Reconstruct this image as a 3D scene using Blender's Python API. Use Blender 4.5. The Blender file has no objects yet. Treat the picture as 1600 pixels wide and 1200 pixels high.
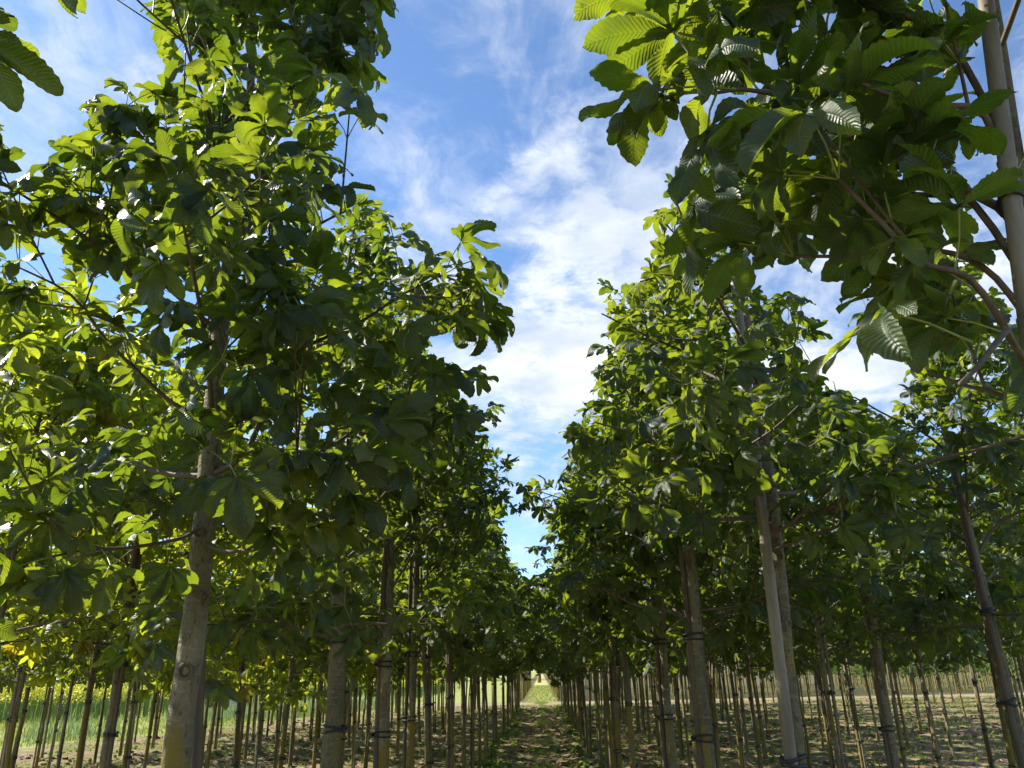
import bpy, math, random
import numpy as np
from mathutils import Vector, Matrix
R = math.radians
rng = np.random.default_rng(7); random.seed(7)
scn = bpy.context.scene
COL = scn.collection

# ------------------------------------------------------------------ camera
PITCH, YAW, ROLL, FPX, CAMH = R(20.5), R(1.6), R(1.2), 1200.0, 1.6
fwd = Vector((-math.sin(YAW)*math.cos(PITCH), math.cos(YAW)*math.cos(PITCH), math.sin(PITCH)))
right0 = fwd.cross(Vector((0, 0, 1))).normalized(); up0 = right0.cross(fwd)
cr, sr = math.cos(ROLL), math.sin(ROLL)
RIGHT = right0*cr - up0*sr; UP = up0*cr + right0*sr
CAM = Vector((0, 0, CAMH))
cd = bpy.data.cameras.new('camera'); cd.sensor_width = 36; cd.lens = 36*FPX/1600
cd.clip_start = 0.05; cd.clip_end = 3000
cam = bpy.data.objects.new('camera', cd); COL.objects.link(cam)
cam.matrix_world = Matrix(((RIGHT.x, UP.x, -fwd.x, CAM.x), (RIGHT.y, UP.y, -fwd.y, CAM.y), (RIGHT.z, UP.z, -fwd.z, CAM.z), (0, 0, 0, 1)))
scn.camera = cam
def ray(px, py): return fwd + RIGHT*((px-800)/FPX) + UP*((600-py)/FPX)
def at(px, py, Y):                       # point of the place seen at a photo pixel, Y metres up the aisle
    d = ray(px, py); return CAM + d*(Y/d.y)
def proj(p):
    q = p - CAM; z = q.dot(fwd)
    return (800+FPX*q.dot(RIGHT)/z, 600-FPX*q.dot(UP)/z, z) if z > .05 else (-9e3, -9e3, z)

# ------------------------------------------------------------------ sky, sun, exposure
SUN_AZ, SUN_EL = R(-68), R(39)
w = bpy.data.worlds.new('World'); scn.world = w; w.use_nodes = True
nt = w.node_tree; nt.nodes.clear()
def nd(nt, t, **k):
    n = nt.nodes.new(t)
    for a, b in k.items():
        if a.startswith('i_'):
            n.inputs[a[2:].replace('_', ' ')].default_value = b
        else: setattr(n, a, b)
    return n
def mth(nt, op, a, b=None, c=None, clamp=False):
    n = nt.nodes.new('ShaderNodeMath'); n.operation = op; n.use_clamp = clamp
    for i, v in enumerate((a, b, c)):
        if v is None: continue
        if isinstance(v, (int, float)): n.inputs[i].default_value = v
        else: nt.links.new(v, n.inputs[i])
    return n.outputs[0]
def mixc(nt, fac, a, b):
    n = nt.nodes.new('ShaderNodeMix'); n.data_type = 'RGBA'
    for s, v in ((n.inputs[0], fac), (n.inputs[6], a), (n.inputs[7], b)):
        if isinstance(v, (int, float)): s.default_value = v
        elif isinstance(v, tuple): s.default_value = (*v, 1) if len(v) == 3 else v
        else: nt.links.new(v, s)
    return n.outputs[2]
def smooth(nt, v, a, b, o0=0., o1=1.):
    n = nt.nodes.new('ShaderNodeMapRange'); n.interpolation_type = 'SMOOTHSTEP'
    nt.links.new(v, n.inputs[0])
    for i, x in zip((1, 2, 3, 4), (a, b, o0, o1)): n.inputs[i].default_value = x
    return n.outputs[0]
sky = nd(nt, 'ShaderNodeTexSky', sky_type='NISHITA', sun_disc=False, sun_elevation=SUN_EL, sun_rotation=SUN_AZ % (2*math.pi),
         air_density=1.0, dust_density=0.15, ozone_density=2.5, altitude=50)
tc = nd(nt, 'ShaderNodeTexCoord')
sep = nd(nt, 'ShaderNodeSeparateXYZ'); nt.links.new(tc.outputs['Generated'], sep.inputs[0])
zz = mth(nt, 'ADD', mth(nt, 'MAXIMUM', sep.outputs[2], 0.0), 0.12)
cx, cy = mth(nt, 'DIVIDE', sep.outputs[0], zz), mth(nt, 'DIVIDE', sep.outputs[1], zz)
cmb = nd(nt, 'ShaderNodeCombineXYZ'); nt.links.new(cx, cmb.inputs[0]); nt.links.new(cy, cmb.inputs[1])
def cplane(px, py):
    d = ray(px, py).normalized(); return d.x/(d.z+.12), d.y/(d.z+.12)
def noise(nt, vec, scale, detail=6, rough=.55, dist=0., off=(0, 0, 0), stretch=(1, 1, 1), rot=0):
    mp = nd(nt, 'ShaderNodeMapping'); nt.links.new(vec, mp.inputs[0])
    mp.inputs[1].default_value = off; mp.inputs[3].default_value = stretch; mp.inputs[2].default_value = (0, 0, rot)
    n = nd(nt, 'ShaderNodeTexNoise'); nt.links.new(mp.outputs[0], n.inputs['Vector'])
    n.inputs['Scale'].default_value = scale; n.inputs['Detail'].default_value = detail
    n.inputs['Roughness'].default_value = rough; n.inputs['Distortion'].default_value = dist
    return n.outputs['Fac']
v = cmb.outputs[0]
n_low = noise(nt, v, 1.1, 3, .5, 0, (3.1, 1.7, 0))
wrp = nd(nt, 'ShaderNodeTexNoise'); nt.links.new(v, wrp.inputs['Vector']); wrp.inputs['Scale'].default_value = 3.0; wrp.inputs['Detail'].default_value = 4
wv1 = nd(nt, 'ShaderNodeVectorMath', operation='MULTIPLY_ADD'); nt.links.new(wrp.outputs['Color'], wv1.inputs[0]); wv1.inputs[1].default_value = (.22, .22, 0); nt.links.new(v, wv1.inputs[2])
vw = wv1.outputs[0]
n_fib = noise(nt, vw, 5.5, 10, .62, .5, (1.3, 4.2, 0), (1.0, .55, 1), .6)
n_puff = noise(nt, v, 3.2, 10, .60, .25, (8.3, 2.2, 0))
cov = mth(nt, 'MULTIPLY_ADD', mth(nt, 'SUBTRACT', n_low, .5), .5, .0)
for px, py, r, a in [(1010, 275, .38, .17), (880, 440, .40, .10), (860, 580, .70, .34), (1350, 570, .8, .34), (100, 150, .45, .22),
                     (690, 310, .26, .05), (850, 190, .20, .06), (740, 45, .30, .05), (690, 150, .35, -.06), (800, 380, .20, -.10), (830, 800, .7, .14), (500, 330, .5, .10), (1500, 350, .5, .2)]:
    bx, by = cplane(px, py)
    vd = nd(nt, 'ShaderNodeVectorMath', operation='DISTANCE'); nt.links.new(v, vd.inputs[0]); vd.inputs[1].default_value = (bx, by, 0)
    cov = mth(nt, 'ADD', cov, smooth(nt, vd.outputs['Value'], 0, r, a, 0))
fine = noise(nt, vw, 12., 9, .65, .3, (0, 0, 3))
puff = smooth(nt, mth(nt, 'ADD', mth(nt, 'MULTIPLY_ADD', mth(nt, 'SUBTRACT', fine, .5), .35, n_puff), cov), .58, .86)
fib = mth(nt, 'MULTIPLY', smooth(nt, mth(nt, 'ADD', mth(nt, 'MULTIPLY_ADD', mth(nt, 'SUBTRACT', fine, .5), .3, n_fib), mth(nt, 'MULTIPLY', cov, .5)), .43, .82), .75)
mask = mth(nt, 'MAXIMUM', puff, fib, clamp=True)
shade = smooth(nt, noise(nt, v, 3.3, 6, .55, .1, (9.1, 2.9, 0)), .35, .7)
skyc = nd(nt, 'ShaderNodeVectorMath', operation='MULTIPLY'); nt.links.new(sky.outputs[0], skyc.inputs[0]); skyc.inputs[1].default_value = (.88, 1.0, 1.12)
cloudc = mixc(nt, shade, (3.7, 4.2, 5.0), (6.0, 6.25, 6.5))
bg = nd(nt, 'ShaderNodeBackground'); bg.inputs[1].default_value = 0.094
nt.links.new(mixc(nt, mask, skyc.outputs[0], cloudc), bg.inputs[0])
wo = nd(nt, 'ShaderNodeOutputWorld'); nt.links.new(bg.outputs[0], wo.inputs[0])
S = Vector((math.sin(SUN_AZ)*math.cos(SUN_EL), math.cos(SUN_AZ)*math.cos(SUN_EL), math.sin(SUN_EL)))
sl = bpy.data.lights.new('sun', 'SUN'); sl.energy = 5.0; sl.angle = R(.5); sl.color = (1, .93, .80)
so = bpy.data.objects.new('sun', sl); COL.objects.link(so); so.rotation_euler = (-S).to_track_quat('-Z', 'Y').to_euler()
so.location = (-30, 10, 30)
vs = scn.view_settings; vs.view_transform = 'Standard'; vs.look = 'None'; vs.gamma = 1; vs.use_curve_mapping = False
vs.exposure = 1.08
cyc = scn.cycles; cyc.use_adaptive_sampling = True; cyc.adaptive_threshold = .03; cyc.max_bounces = 8; cyc.diffuse_bounces = 3; cyc.glossy_bounces = 2; cyc.transmission_bounces = 6
cyc.caustics_reflective = cyc.caustics_refractive = False; cyc.sample_clamp_indirect = 6
cyc.use_denoising = True

# ------------------------------------------------------------------ materials
def mat(name):
    m = bpy.data.materials.new(name); m.use_nodes = True; t = m.node_tree
    return m, t, t.nodes['Principled BSDF'], t.nodes['Material Output']
def leaf_mat(name, dark, light, tr_a, tr_b, tfac, rough, pleat, nveins=15, yellow=.04):
    m, t, p, out = mat(name)
    uv = nd(t, 'ShaderNodeUVMap'); uv.uv_map = 'UVMap'
    s_ = nd(t, 'ShaderNodeSeparateXYZ'); t.links.new(uv.outputs[0], s_.inputs[0])
    side = mth(t, 'ABSOLUTE', mth(t, 'MULTIPLY_ADD', s_.outputs[1], 2, -1))
    tc0 = nd(t, 'ShaderNodeTexCoord')
    jit = mth(t, 'MULTIPLY', mth(t, 'SUBTRACT', noise(t, tc0.outputs['Object'], 22, 3, .5), .5), .07)
    ph = mth(t, 'MULTIPLY', mth(t, 'ADD', jit, mth(t, 'MULTIPLY_ADD', side, -.13, s_.outputs[0])), nveins*2*math.pi)
    wv = mth(t, 'MULTIPLY_ADD', mth(t, 'COSINE', ph), .5, .5)
    vein = mth(t, 'POWER', wv, 9.)
    mid = smooth(t, side, .03, .10, 1, 0)
    veins = mth(t, 'MAXIMUM', mth(t, 'MULTIPLY', vein, .5), mid, clamp=True)
    at_ = nd(t, 'ShaderNodeAttribute', attribute_name='rnd')
    oi = nd(t, 'ShaderNodeObjectInfo')
    rnd = mth(t, 'FRACT', mth(t, 'ADD', at_.outputs['Fac'], mth(t, 'MULTIPLY', oi.outputs['Random'], 7.31)))
    tco = nd(t, 'ShaderNodeTexCoord')
    blot = noise(t, tco.outputs['Object'], 16, 4, .6)
    f1 = mth(t, 'ADD', mth(t, 'MULTIPLY', rnd, .7), mth(t, 'MULTIPLY', mth(t, 'SUBTRACT', blot, .5), .8), clamp=True)
    base = mixc(t, f1, dark, light)
    base = mixc(t, mth(t, 'MULTIPLY', veins, .55), base, tuple(min(1, c*2.6+.02) for c in light))
    tr = mixc(t, f1, tr_a, tr_b)
    tr = mixc(t, mth(t, 'MULTIPLY', vein, .4), tr, tuple(c*.55 for c in tr_a))
    old = smooth(t, rnd, 1-yellow, 1-yellow*.5)
    spot = mth(t, 'MULTIPLY', old, .75)
    base = mixc(t, spot, base, (.16, .13, .02)); tr = mixc(t, spot, tr, (.50, .38, .02))
    spk = smooth(t, noise(t, tco.outputs['Object'], 30, 4, .6), .66, .70)
    base = mixc(t, mth(t, 'MULTIPLY', spk, .65), base, (.10, .055, .02)); tr = mixc(t, mth(t, 'MULTIPLY', spk, .6), tr, (.20, .12, .02))
    edge = mth(t, 'ADD', mth(t, 'ADD', mth(t, 'MULTIPLY', side, .45), mth(t, 'MULTIPLY', s_.outputs[0], .55)), mth(t, 'MULTIPLY', blot, .6))
    eb = mth(t, 'MULTIPLY', smooth(t, edge, 1.16, 1.26), smooth(t, rnd, .35, .75, 0., .8))
    base = mixc(t, eb, base, (.12, .065, .025)); tr = mixc(t, eb, tr, (.22, .11, .02))
    t.links.new(base, p.inputs['Base Color']); p.inputs['Roughness'].default_value = rough
    p.inputs['Specular IOR Level'].default_value = .6
    bmp = nd(t, 'ShaderNodeBump'); bmp.inputs['Strength'].default_value = pleat; bmp.inputs['Distance'].default_value = .004
    hgt = mth(t, 'ADD', mth(t, 'SUBTRACT', mth(t, 'MULTIPLY', wv, -1.0), mth(t, 'MULTIPLY', mid, 1.0)), mth(t, 'MULTIPLY', blot, .8))
    t.links.new(hgt, bmp.inputs['Height']); t.links.new(bmp.outputs[0], p.inputs['Normal'])
    tl = nd(t, 'ShaderNodeBsdfTranslucent'); t.links.new(tr, tl.inputs[0]); t.links.new(bmp.outputs[0], tl.inputs['Normal'])
    mx = nd(t, 'ShaderNodeMixShader'); mx.inputs[0].default_value = tfac
    t.links.new(p.outputs[0], mx.inputs[1]); t.links.new(tl.outputs[0], mx.inputs[2]); t.links.new(mx.outputs[0], out.inputs[0])
    return m
M_LEAF = leaf_mat('chestnut_leaf', (.009, .027, .018), (.031, .062, .028), (.20, .30, .012), (.56, .65, .03), .42, .45, .34, 19, .0004)
M_LEAF2 = leaf_mat('buckeye_leaf', (.030, .075, .022), (.075, .135, .028), (.42, .52, .02), (.70, .72, .035), .54, .42, .35, 11, .09)
M_LEAF3 = leaf_mat('small_tree_leaf', (.030, .085, .018), (.065, .140, .026), (.26, .42, .03), (.36, .52, .05), .46, .45, .3, 7, .02)
def plain(name, a, b, scale, rough=.8, stretch=(1, 1, 1), bump=.3, dist=.003, detail=6):
    m, t, p, out = mat(name)
    tco = nd(t, 'ShaderNodeTexCoord')
    n = noise(t, tco.outputs['Object'], scale, detail, .6, .2, (0, 0, 0), stretch)
    t.links.new(mixc(t, smooth(t, n, .3, .7), a, b), p.inputs['Base Color']); p.inputs['Roughness'].default_value = rough
    bm = nd(t, 'ShaderNodeBump'); bm.inputs['Strength'].default_value = bump; bm.inputs['Distance'].default_value = dist
    t.links.new(n, bm.inputs['Height']); t.links.new(bm.outputs[0], p.inputs['Normal'])
    return m
M_PET = plain('leaf_stalk', (.16, .22, .04), (.24, .27, .07), 40, .5)
M_TWIG = plain('twig_bark', (.070, .050, .034), (.135, .10, .070), 30, .75, (1, 1, 1), .5)
M_TIE = plain('rubber_tie', (.012, .012, .013), (.025, .025, .026), 60, .6)
def bark_mat():
    m, t, p, out = mat('trunk_bark')
    tco = nd(t, 'ShaderNodeTexCoord'); o = tco.outputs['Object']
    oi = nd(t, 'ShaderNodeObjectInfo')
    va = nd(t, 'ShaderNodeVectorMath', operation='ADD'); t.links.new(o, va.inputs[0])
    cm = nd(t, 'ShaderNodeCombineXYZ'); t.links.new(mth(t, 'MULTIPLY', oi.outputs['Random'], 40), cm.inputs[0]); t.links.new(cm.outputs[0], va.inputs[1])
    ov = va.outputs[0]
    n1 = noise(t, ov, 9, 8, .65, .4, (0, 0, 0), (1, 1, .35))
    n2 = noise(t, ov, 70, 6, .65, 0, (0, 0, 0), (1, 1, .5))
    n3 = noise(t, ov, 26, 3, .5, .6, (0, 0, 0), (.6, .6, 3.0))
    c = mixc(t, smooth(t, n1, .32, .68), (.12, .100, .058), (.28, .245, .155))
    c = mixc(t, mth(t, 'MULTIPLY', smooth(t, n2, .5, .68), .8), c, (.045, .036, .024))
    c = mixc(t, mth(t, 'MULTIPLY', smooth(t, n3, .56, .68), .65), c, (.30, .28, .22))
    c = mixc(t, mth(t, 'MULTIPLY', oi.outputs['Random'], .4), c, (.085, .060, .034))
    sp = nd(t, 'ShaderNodeSeparateXYZ'); t.links.new(o, sp.inputs[0])
    nl = noise(t, ov, 5.5, 7, .7, .5, (4, 2, 0), (1, 1, .5))
    lich = mth(t, 'ADD', nl, smooth(t, sp.outputs[2], .5, 2.1, .16, -.12))
    c = mixc(t, mth(t, 'MULTIPLY', smooth(t, lich, .53, .64), .9), c, (.22, .165, .022))
    grn = noise(t, ov, 3.2, 5, .6, 0, (7, 1, 0))
    c = mixc(t, mth(t, 'MULTIPLY', smooth(t, grn, .5, .7), .45), c, (.10, .11, .04))
    t.links.new(c, p.inputs['Base Color']); p.inputs['Roughness'].default_value = .85
    bm = nd(t, 'ShaderNodeBump'); bm.inputs['Strength'].default_value = 1.0; bm.inputs['Distance'].default_value = .014
    t.links.new(mth(t, 'ADD', n2, mth(t, 'MULTIPLY', n3, .7)), bm.inputs['Height']); t.links.new(bm.outputs[0], p.inputs['Normal'])
    return m
M_BARK = bark_mat()
M_CANE = plain('weathered_cane', (.25, .22, .165), (.12, .10, .07), 22, .6, (1, 1, .12), .25, .002)
M_CANE2 = plain('dark_cane', (.13, .095, .06), (.075, .055, .035), 14, .7, (1, 1, .12), .3, .002)  # darker brown canes; on the leaning tree the stake's shade is coloured in
M_KNOT = plain('knot_wood', (.05, .035, .022), (.13, .09, .06), 60, .9)

# ------------------------------------------------------------------ mesh helpers (quads only)
class Acc:
    def __init__(s): s.v = []; s.f = []; s.uv = []; s.m = []; s.r = []; s.n = 0
    def add(s, v, f, uv=None, m=0, r=0.):
        v = np.asarray(v, float); f = np.asarray(f, int)
        s.v.append(v); s.f.append(f+s.n); s.uv.append(np.zeros((len(v), 2)) if uv is None else uv)
        s.m.append(np.full(len(f), m) if np.isscalar(m) else m); s.r.append(np.full(len(v), r)); s.n += len(v)
    def mesh(s, name, mats, smooth_=True):
        v = np.concatenate(s.v); f = np.concatenate(s.f); uv = np.concatenate(s.uv); m = np.concatenate(s.m); r = np.concatenate(s.r)
        me = bpy.data.meshes.new(name)
        me.vertices.add(len(v)); me.vertices.foreach_set('co', v.astype(np.float32).ravel())
        me.loops.add(4*len(f)); me.loops.foreach_set('vertex_index', f.astype(np.int32).ravel())
        me.polygons.add(len(f)); me.polygons.foreach_set('loop_start', np.arange(0, 4*len(f), 4, dtype=np.int32))
        me.polygons.foreach_set('material_index', m.astype(np.int32)); me.polygons.foreach_set('use_smooth', np.full(len(f), smooth_))
        ul = me.uv_layers.new(name='UVMap'); ul.data.foreach_set('uv', uv[f.ravel()].astype(np.float32).ravel())
        a = me.attributes.new('rnd', 'FLOAT', 'POINT'); a.data.foreach_set('value', r.astype(np.float32))
        for x in mats: me.materials.append(x)
        me.update(calc_edges=True); return me
def grid_faces(n, m, wrap=False):        # n rows, m columns of vertices
    i = np.arange(n-1)[:, None]; j = np.arange(m if wrap else m-1)[None]
    a = i*m+j; b = i*m+(j+1) % m
    return np.stack([a, b, b+m, a+m], -1).reshape(-1, 4)
def tube_arrays(pts, rad, seg=8, cap=True):
    P = np.asarray([tuple(p) for p in pts], float); rad = np.asarray(rad, float)
    T = np.gradient(P, axis=0); T /= np.linalg.norm(T, axis=1)[:, None]+1e-9
    ref = np.array([1., 0, 0]) if abs(T[0][0]) < .8 else np.array([0, 1., 0])
    rows = []
    for p, t, r in zip(P, T, rad):
        a = ref - t*ref.dot(t); a /= np.linalg.norm(a); ref = a; b = np.cross(t, a)
        th = np.arange(seg)*2*math.pi/seg
        rows.append(p + r*(np.cos(th)[:, None]*a + np.sin(th)[:, None]*b))
    if cap: rows.append(np.repeat(P[-1:]+T[-1]*rad[-1]*.5, seg, 0)*.98+rows[-1]*.02)
    V = np.concatenate(rows)
    return V, grid_faces(len(rows), seg, True)
def smooth_path(pts, n):
    P = np.asarray([tuple(p) for p in pts], float)
    if len(P) < 3: return P[0]+(P[-1]-P[0])*np.linspace(0, 1, n)[:, None]
    E = np.concatenate([[2*P[0]-P[1]], P, [2*P[-1]-P[-2]]]); out = []
    for u in np.linspace(0, len(P)-1-1e-6, n):
        i = int(u); t = u-i; p0, p1, p2, p3 = E[i:i+4]
        out.append(.5*((2*p1)+(-p0+p2)*t+(2*p0-5*p1+4*p2-p3)*t*t+(-p0+3*p1-3*p2+p3)*t**3))
    return np.array(out)
def link(name, data, parent=None, loc=None):
    o = bpy.data.objects.new(name, data); COL.objects.link(o)
    if parent is not None: o.parent = parent
    if loc is not None: o.location = loc
    return o
def tag(o, label=None, cat=None, group=None, kind=None):
    if label: o['label'] = label
    if cat: o['category'] = cat
    if group: o['group'] = group
    if kind: o['kind'] = kind
    return o

# ------------------------------------------------------------------ leaves
def leaflet(L, W, n, m, th0, droop, fold, wave, serr, a, b, rs):
    t = np.linspace(0, 1, n+1); s = np.linspace(-1, 1, m+1)
    f = t**a*(1-t)**b; f /= (a/(a+b))**a*(b/(a+b))**b
    if serr:
        f = f*(1+serr*np.where(np.arange(n+1) % 2, 1, -1)*(t > .15))
    wd = np.maximum(W*f, .0012)
    tip = np.clip((t-.93)/.07, 0, 1)
    ang = th0 - droop*t**1.4
    dx = np.concatenate([[0], np.cumsum(np.cos((ang[1:]+ang[:-1])/2))/n])*L
    dz = np.concatenate([[0], np.cumsum(np.sin((ang[1:]+ang[:-1])/2))/n])*L
    ph = rs.uniform(0, 6.3, 2); tw = rs.normal(0, .6)*t[:, None]
    A = np.abs(s)[None]*wd[:, None]
    hz = A*math.tan(fold) - .35*A*A/max(W, 1e-3) + wave*L*np.sin(t[:, None]*9+np.where(s > 0, ph[0], ph[1])[None])*(s*s)[None]*.5
    y = s[None]*wd[:, None]
    y, hz = y*np.cos(tw)-hz*np.sin(tw), y*np.sin(tw)+hz*np.cos(tw)
    nx, nz = -np.sin(ang)[:, None], np.cos(ang)[:, None]
    side_curve = rs.normal(0, .06)*L*(t**2)[:, None]
    V = np.stack([dx[:, None]+hz*nx, y+side_curve, dz[:, None]+hz*nz], -1).reshape(-1, 3)
    uv = np.stack([np.repeat(t, m+1), np.tile(s*.5+.5, n+1)], -1)
    return V, grid_faces(n+1, m+1), uv
def rotz(V, a):
    c, s = math.cos(a), math.sin(a); return V@np.array([[c, s, 0], [-s, c, 0], [0, 0, 1]])
def roty(V, a):
    c, s = math.cos(a), math.sin(a); return V@np.array([[c, 0, -s], [0, 1, 0], [s, 0, c]])
def leaf_arrays(seed, n, m, kind='chestnut', droopy=1.):
    rs = np.random.default_rng(seed); A = Acc()
    lp = rs.uniform(.09, .15)
    rise = rs.uniform(.1, .5)
    pet = np.array([[0, 0, 0], [lp*.5, 0, lp*.5*math.sin(rise)+.006], [lp, 0, lp*math.sin(rise)]])
    V, F = tube_arrays(pet, [.0028, .0022, .0022], 4 if n > 6 else 3, False); A.add(V, F, None, 1)
    if kind == 'chestnut':
        spec = [(0, 1), (.62, .95), (-.62, .95), (1.3, .78), (-1.3, .78)]
        if rs.random() < .6: spec = [(0, 1), (.58, .97), (-.58, .97), (1.18, .85), (-1.18, .85), (1.85, .55), (-1.85, .55)]
        if rs.random() < .3: spec = spec[:-1]
        L0, a, b, wr = .170, 1.2, .70, .172
    elif kind == 'buckeye':
        spec = [(0, 1), (.6, .95), (-.6, .95), (1.25, .8), (-1.25, .8)]
        L0, a, b, wr = .15, .95, .95, .17
    else:
        spec = [(0, 1), (.8, .8), (-.8, .8)]; L0, a, b, wr = .075, .7, .8, .30
    pit = rs.uniform(-1.0, .1)*droopy
    for an, k in spec:
        L = L0*k*rs.uniform(.9, 1.1); W = L*wr*rs.uniform(.92, 1.12)
        V, F, uv = leaflet(L, W, n, m, rs.uniform(-.25, .15), rs.uniform(.2, 1.5)*droopy, rs.uniform(.05, 1.0), rs.uniform(.04, .17), .06 if n > 12 else 0, a, b, rs)
        cr_ = rs.normal(0, .18); c, s = math.cos(cr_), math.sin(cr_)
        V = V@np.array([[1, 0, 0], [0, c, s], [0, -s, c]])
        V = roty(rotz(V, an+rs.normal(0, .07)), -pit)+pet[-1]
        A.add(V, F, uv, 0)
    return A
HI = {k: [leaf_arrays(100+i, 20, 4, k).mesh(k+'_leaf', [M_LEAF if k == 'chestnut' else M_LEAF2, M_PET]) for i in range(nv)] for k, nv in (('chestnut', 18), ('buckeye', 10))}
LO = {}
for k, nv, n in (('chestnut', 12, 5), ('buckeye', 10, 4), ('small', 6, 2)):
    LO[k] = []
    for i in range(nv):
        a_ = leaf_arrays(100+i, n, 2, k)
        LO[k].append((np.concatenate(a_.v), np.concatenate(a_.f), np.concatenate(a_.uv), np.concatenate(a_.m)))
LEAFMATS = {'chestnut': [M_LEAF, M_PET], 'buckeye': [M_LEAF2, M_PET], 'small': [M_LEAF3, M_PET]}
def frame(x, roll, up=(0, 0, 1)):
    x = x/np.linalg.norm(x); z = np.asarray(up, float)-x*x.dot(up); nz = np.linalg.norm(z)
    z = z/nz if nz > .05 else np.array([1., 0, 0])
    y = np.cross(z, x); c, s = math.cos(roll), math.sin(roll)
    y2 = y*c+z*s; z2 = z*c-y*s
    return np.stack([x, y2, z2], 1)      # columns are axes
def merge_leaves(leaves, kind, rs):
    A = Acc(); L = LO[kind]
    for p, Fm, sc in leaves:
        V, F, uv, m = L[rs.integers(len(L))]
        A.add(V@(Fm.T*sc)+p, F, uv, m, rs.random())
    return A

# ------------------------------------------------------------------ tree skeletons
def leaves_on(path, rs, out, size, t0=.35, step=.085, tip=5, dens=1.):
    d = np.diff(path, axis=0); sl_ = np.linalg.norm(d, axis=1); cum = np.concatenate([[0], np.cumsum(sl_)]); Lt = cum[-1]
    az = rs.uniform(0, 6.3); s = Lt*t0
    def pos(s):
        i = min(np.searchsorted(cum, s)-1, len(d)-1); i = max(i, 0)
        return path[i]+d[i]*((s-cum[i])/max(sl_[i], 1e-6)), d[i]/max(sl_[i], 1e-6)
    while s < Lt-.03:
        p, t = pos(s)
        a = np.cross(t, [0, 0, 1.]); a = a/np.linalg.norm(a) if np.linalg.norm(a) > .1 else np.array([1., 0, 0]); b = np.cross(a, t)
        for k in (0, math.pi):
            if rs.random() > dens: continue
            q = az+k+rs.normal(0, .3)
            x = (a*math.cos(q)+b*math.sin(q))*.9+t*.45+np.array([0, 0, .12])+rs.normal(0, .15, 3)
            out.append((p, frame(x, rs.normal(0, .5)), size*rs.uniform(.5, 1.12)))
        az += math.pi/2; s += step*rs.uniform(.75, 1.3)
    p, t = pos(Lt-1e-4); a = np.cross(t, [0.3, .2, 1.]); a /= np.linalg.norm(a); b = np.cross(a, t)
    for k in range(tip):
        q = az+k*2.4+rs.normal(0, .25)
        x = (a*math.cos(q)+b*math.sin(q))+t*rs.uniform(.3, .9)+np.array([0, 0, .05])+rs.normal(0, .12, 3)
        out.append((p, frame(x, rs.normal(0, .5)), size*rs.uniform(.7, 1.15)))
def twigs_of(path, rs, out, size, n, lo=.3, hi=.9, ln=(.16, .42), bad=None):
    tw = []
    for k in range(n):
        i = int(len(path)*rs.uniform(lo, hi)); i = min(max(i, 1), len(path)-2)
        p = path[i]; t = path[i+1]-path[i-1]; t /= np.linalg.norm(t)
        a = rs.normal(0, 1, 3); a -= t*a.dot(t); a /= np.linalg.norm(a)
        L = rs.uniform(*ln); dirn = t*.6+a*.8+np.array([0, 0, .15]); dirn /= np.linalg.norm(dirn)
        q = np.array([p, p+dirn*L*.5+[0, 0, .01], p+dirn*L+np.array([0, 0, .05*rs.random()+.02])])
        q = smooth_path(q, 6)
        if bad and bad(q[-1]): continue
        tw.append(q)
        leaves_on(q, rs, out, size, .3, .13, 3)
    return tw
def auto_branches(trunk, H, zb, Rmax, nb, rs, shape=.3, droop=0.):
    res = []; az = rs.uniform(0, 6.3)
    for i in range(nb):
        h = zb+(H-.22-zb)*((i+rs.uniform(0, .8))/nb)
        u = (h-zb)/(H-zb)
        prof = min(1, .75+u/shape*.25) if u < shape else max(.13, 1-((u-shape)/(1-shape))**1.0)
        L = Rmax*prof*rs.uniform(.78, 1.15)
        j = np.argmin(np.abs(trunk[:, 2]-h)); p = trunk[j]
        az += 2.4+rs.normal(0, .3); el = rs.uniform(.35, .8)+.35*u-droop-(.35 if u < .15 else 0)
        hd = np.array([math.cos(az), math.sin(az), 0])
        q = [p]
        for k in range(1, 5):
            e = el*(1-.10*k)+rs.normal(0, .1)
            q.append(q[-1]+L*.29*(hd*math.cos(e)+np.array([0, 0, math.sin(e)]))+rs.normal(0, .018, 3))
        res.append((smooth_path(q, 12), u))
    return res
def trunk_path(H, rs, wob=.02, lean=(0, 0)):
    q = [np.array([lean[0]*z+(rs.normal(0, wob) if z > .3 else 0), lean[1]*z+(rs.normal(0, wob) if z > .3 else 0), z]) for z in np.linspace(0, H, 7)]
    q[0][2] = -.08
    return smooth_path(q, 40)
def trunk_rad(path, d0, H):
    z = path[:, 2]/H
    r = d0/2*(1-.18*np.clip(z/.5, 0, 1))*np.where(z > .5, 1-np.clip((z-.5)/.5, 0, 1)*.86, 1)
    return r*(1+.35*np.exp(-np.clip(path[:, 2], 0, 9)/.07))
def trunk_mesh(path, rad, rs, seg=14, knots=0, limbs=(), rough=.065):
    A = Acc(); V, F = tube_arrays(path, rad, seg)
    V = V.reshape(-1, seg, 3); C = np.concatenate([path, path[-1:]])
    ph = rs.uniform(0, 6, 4)
    for i in range(len(V)):
        z = C[i][2]; th = np.arange(seg)*2*math.pi/seg
        k = 1+rough*(np.sin(2*th+ph[0]+z*2)+.6*np.sin(3*th+ph[1]+z*5)+.5*math.sin(z*17+ph[2]))
        V[i] = C[i]+(V[i]-C[i])*k[:, None]
    A.add(V.reshape(-1, 3), F)
    for q, r in limbs:
        v2, f2 = tube_arrays(q, r, 6); A.add(v2, f2, None, 1)
    return A.mesh('trunk', [M_BARK, M_TWIG])
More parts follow.
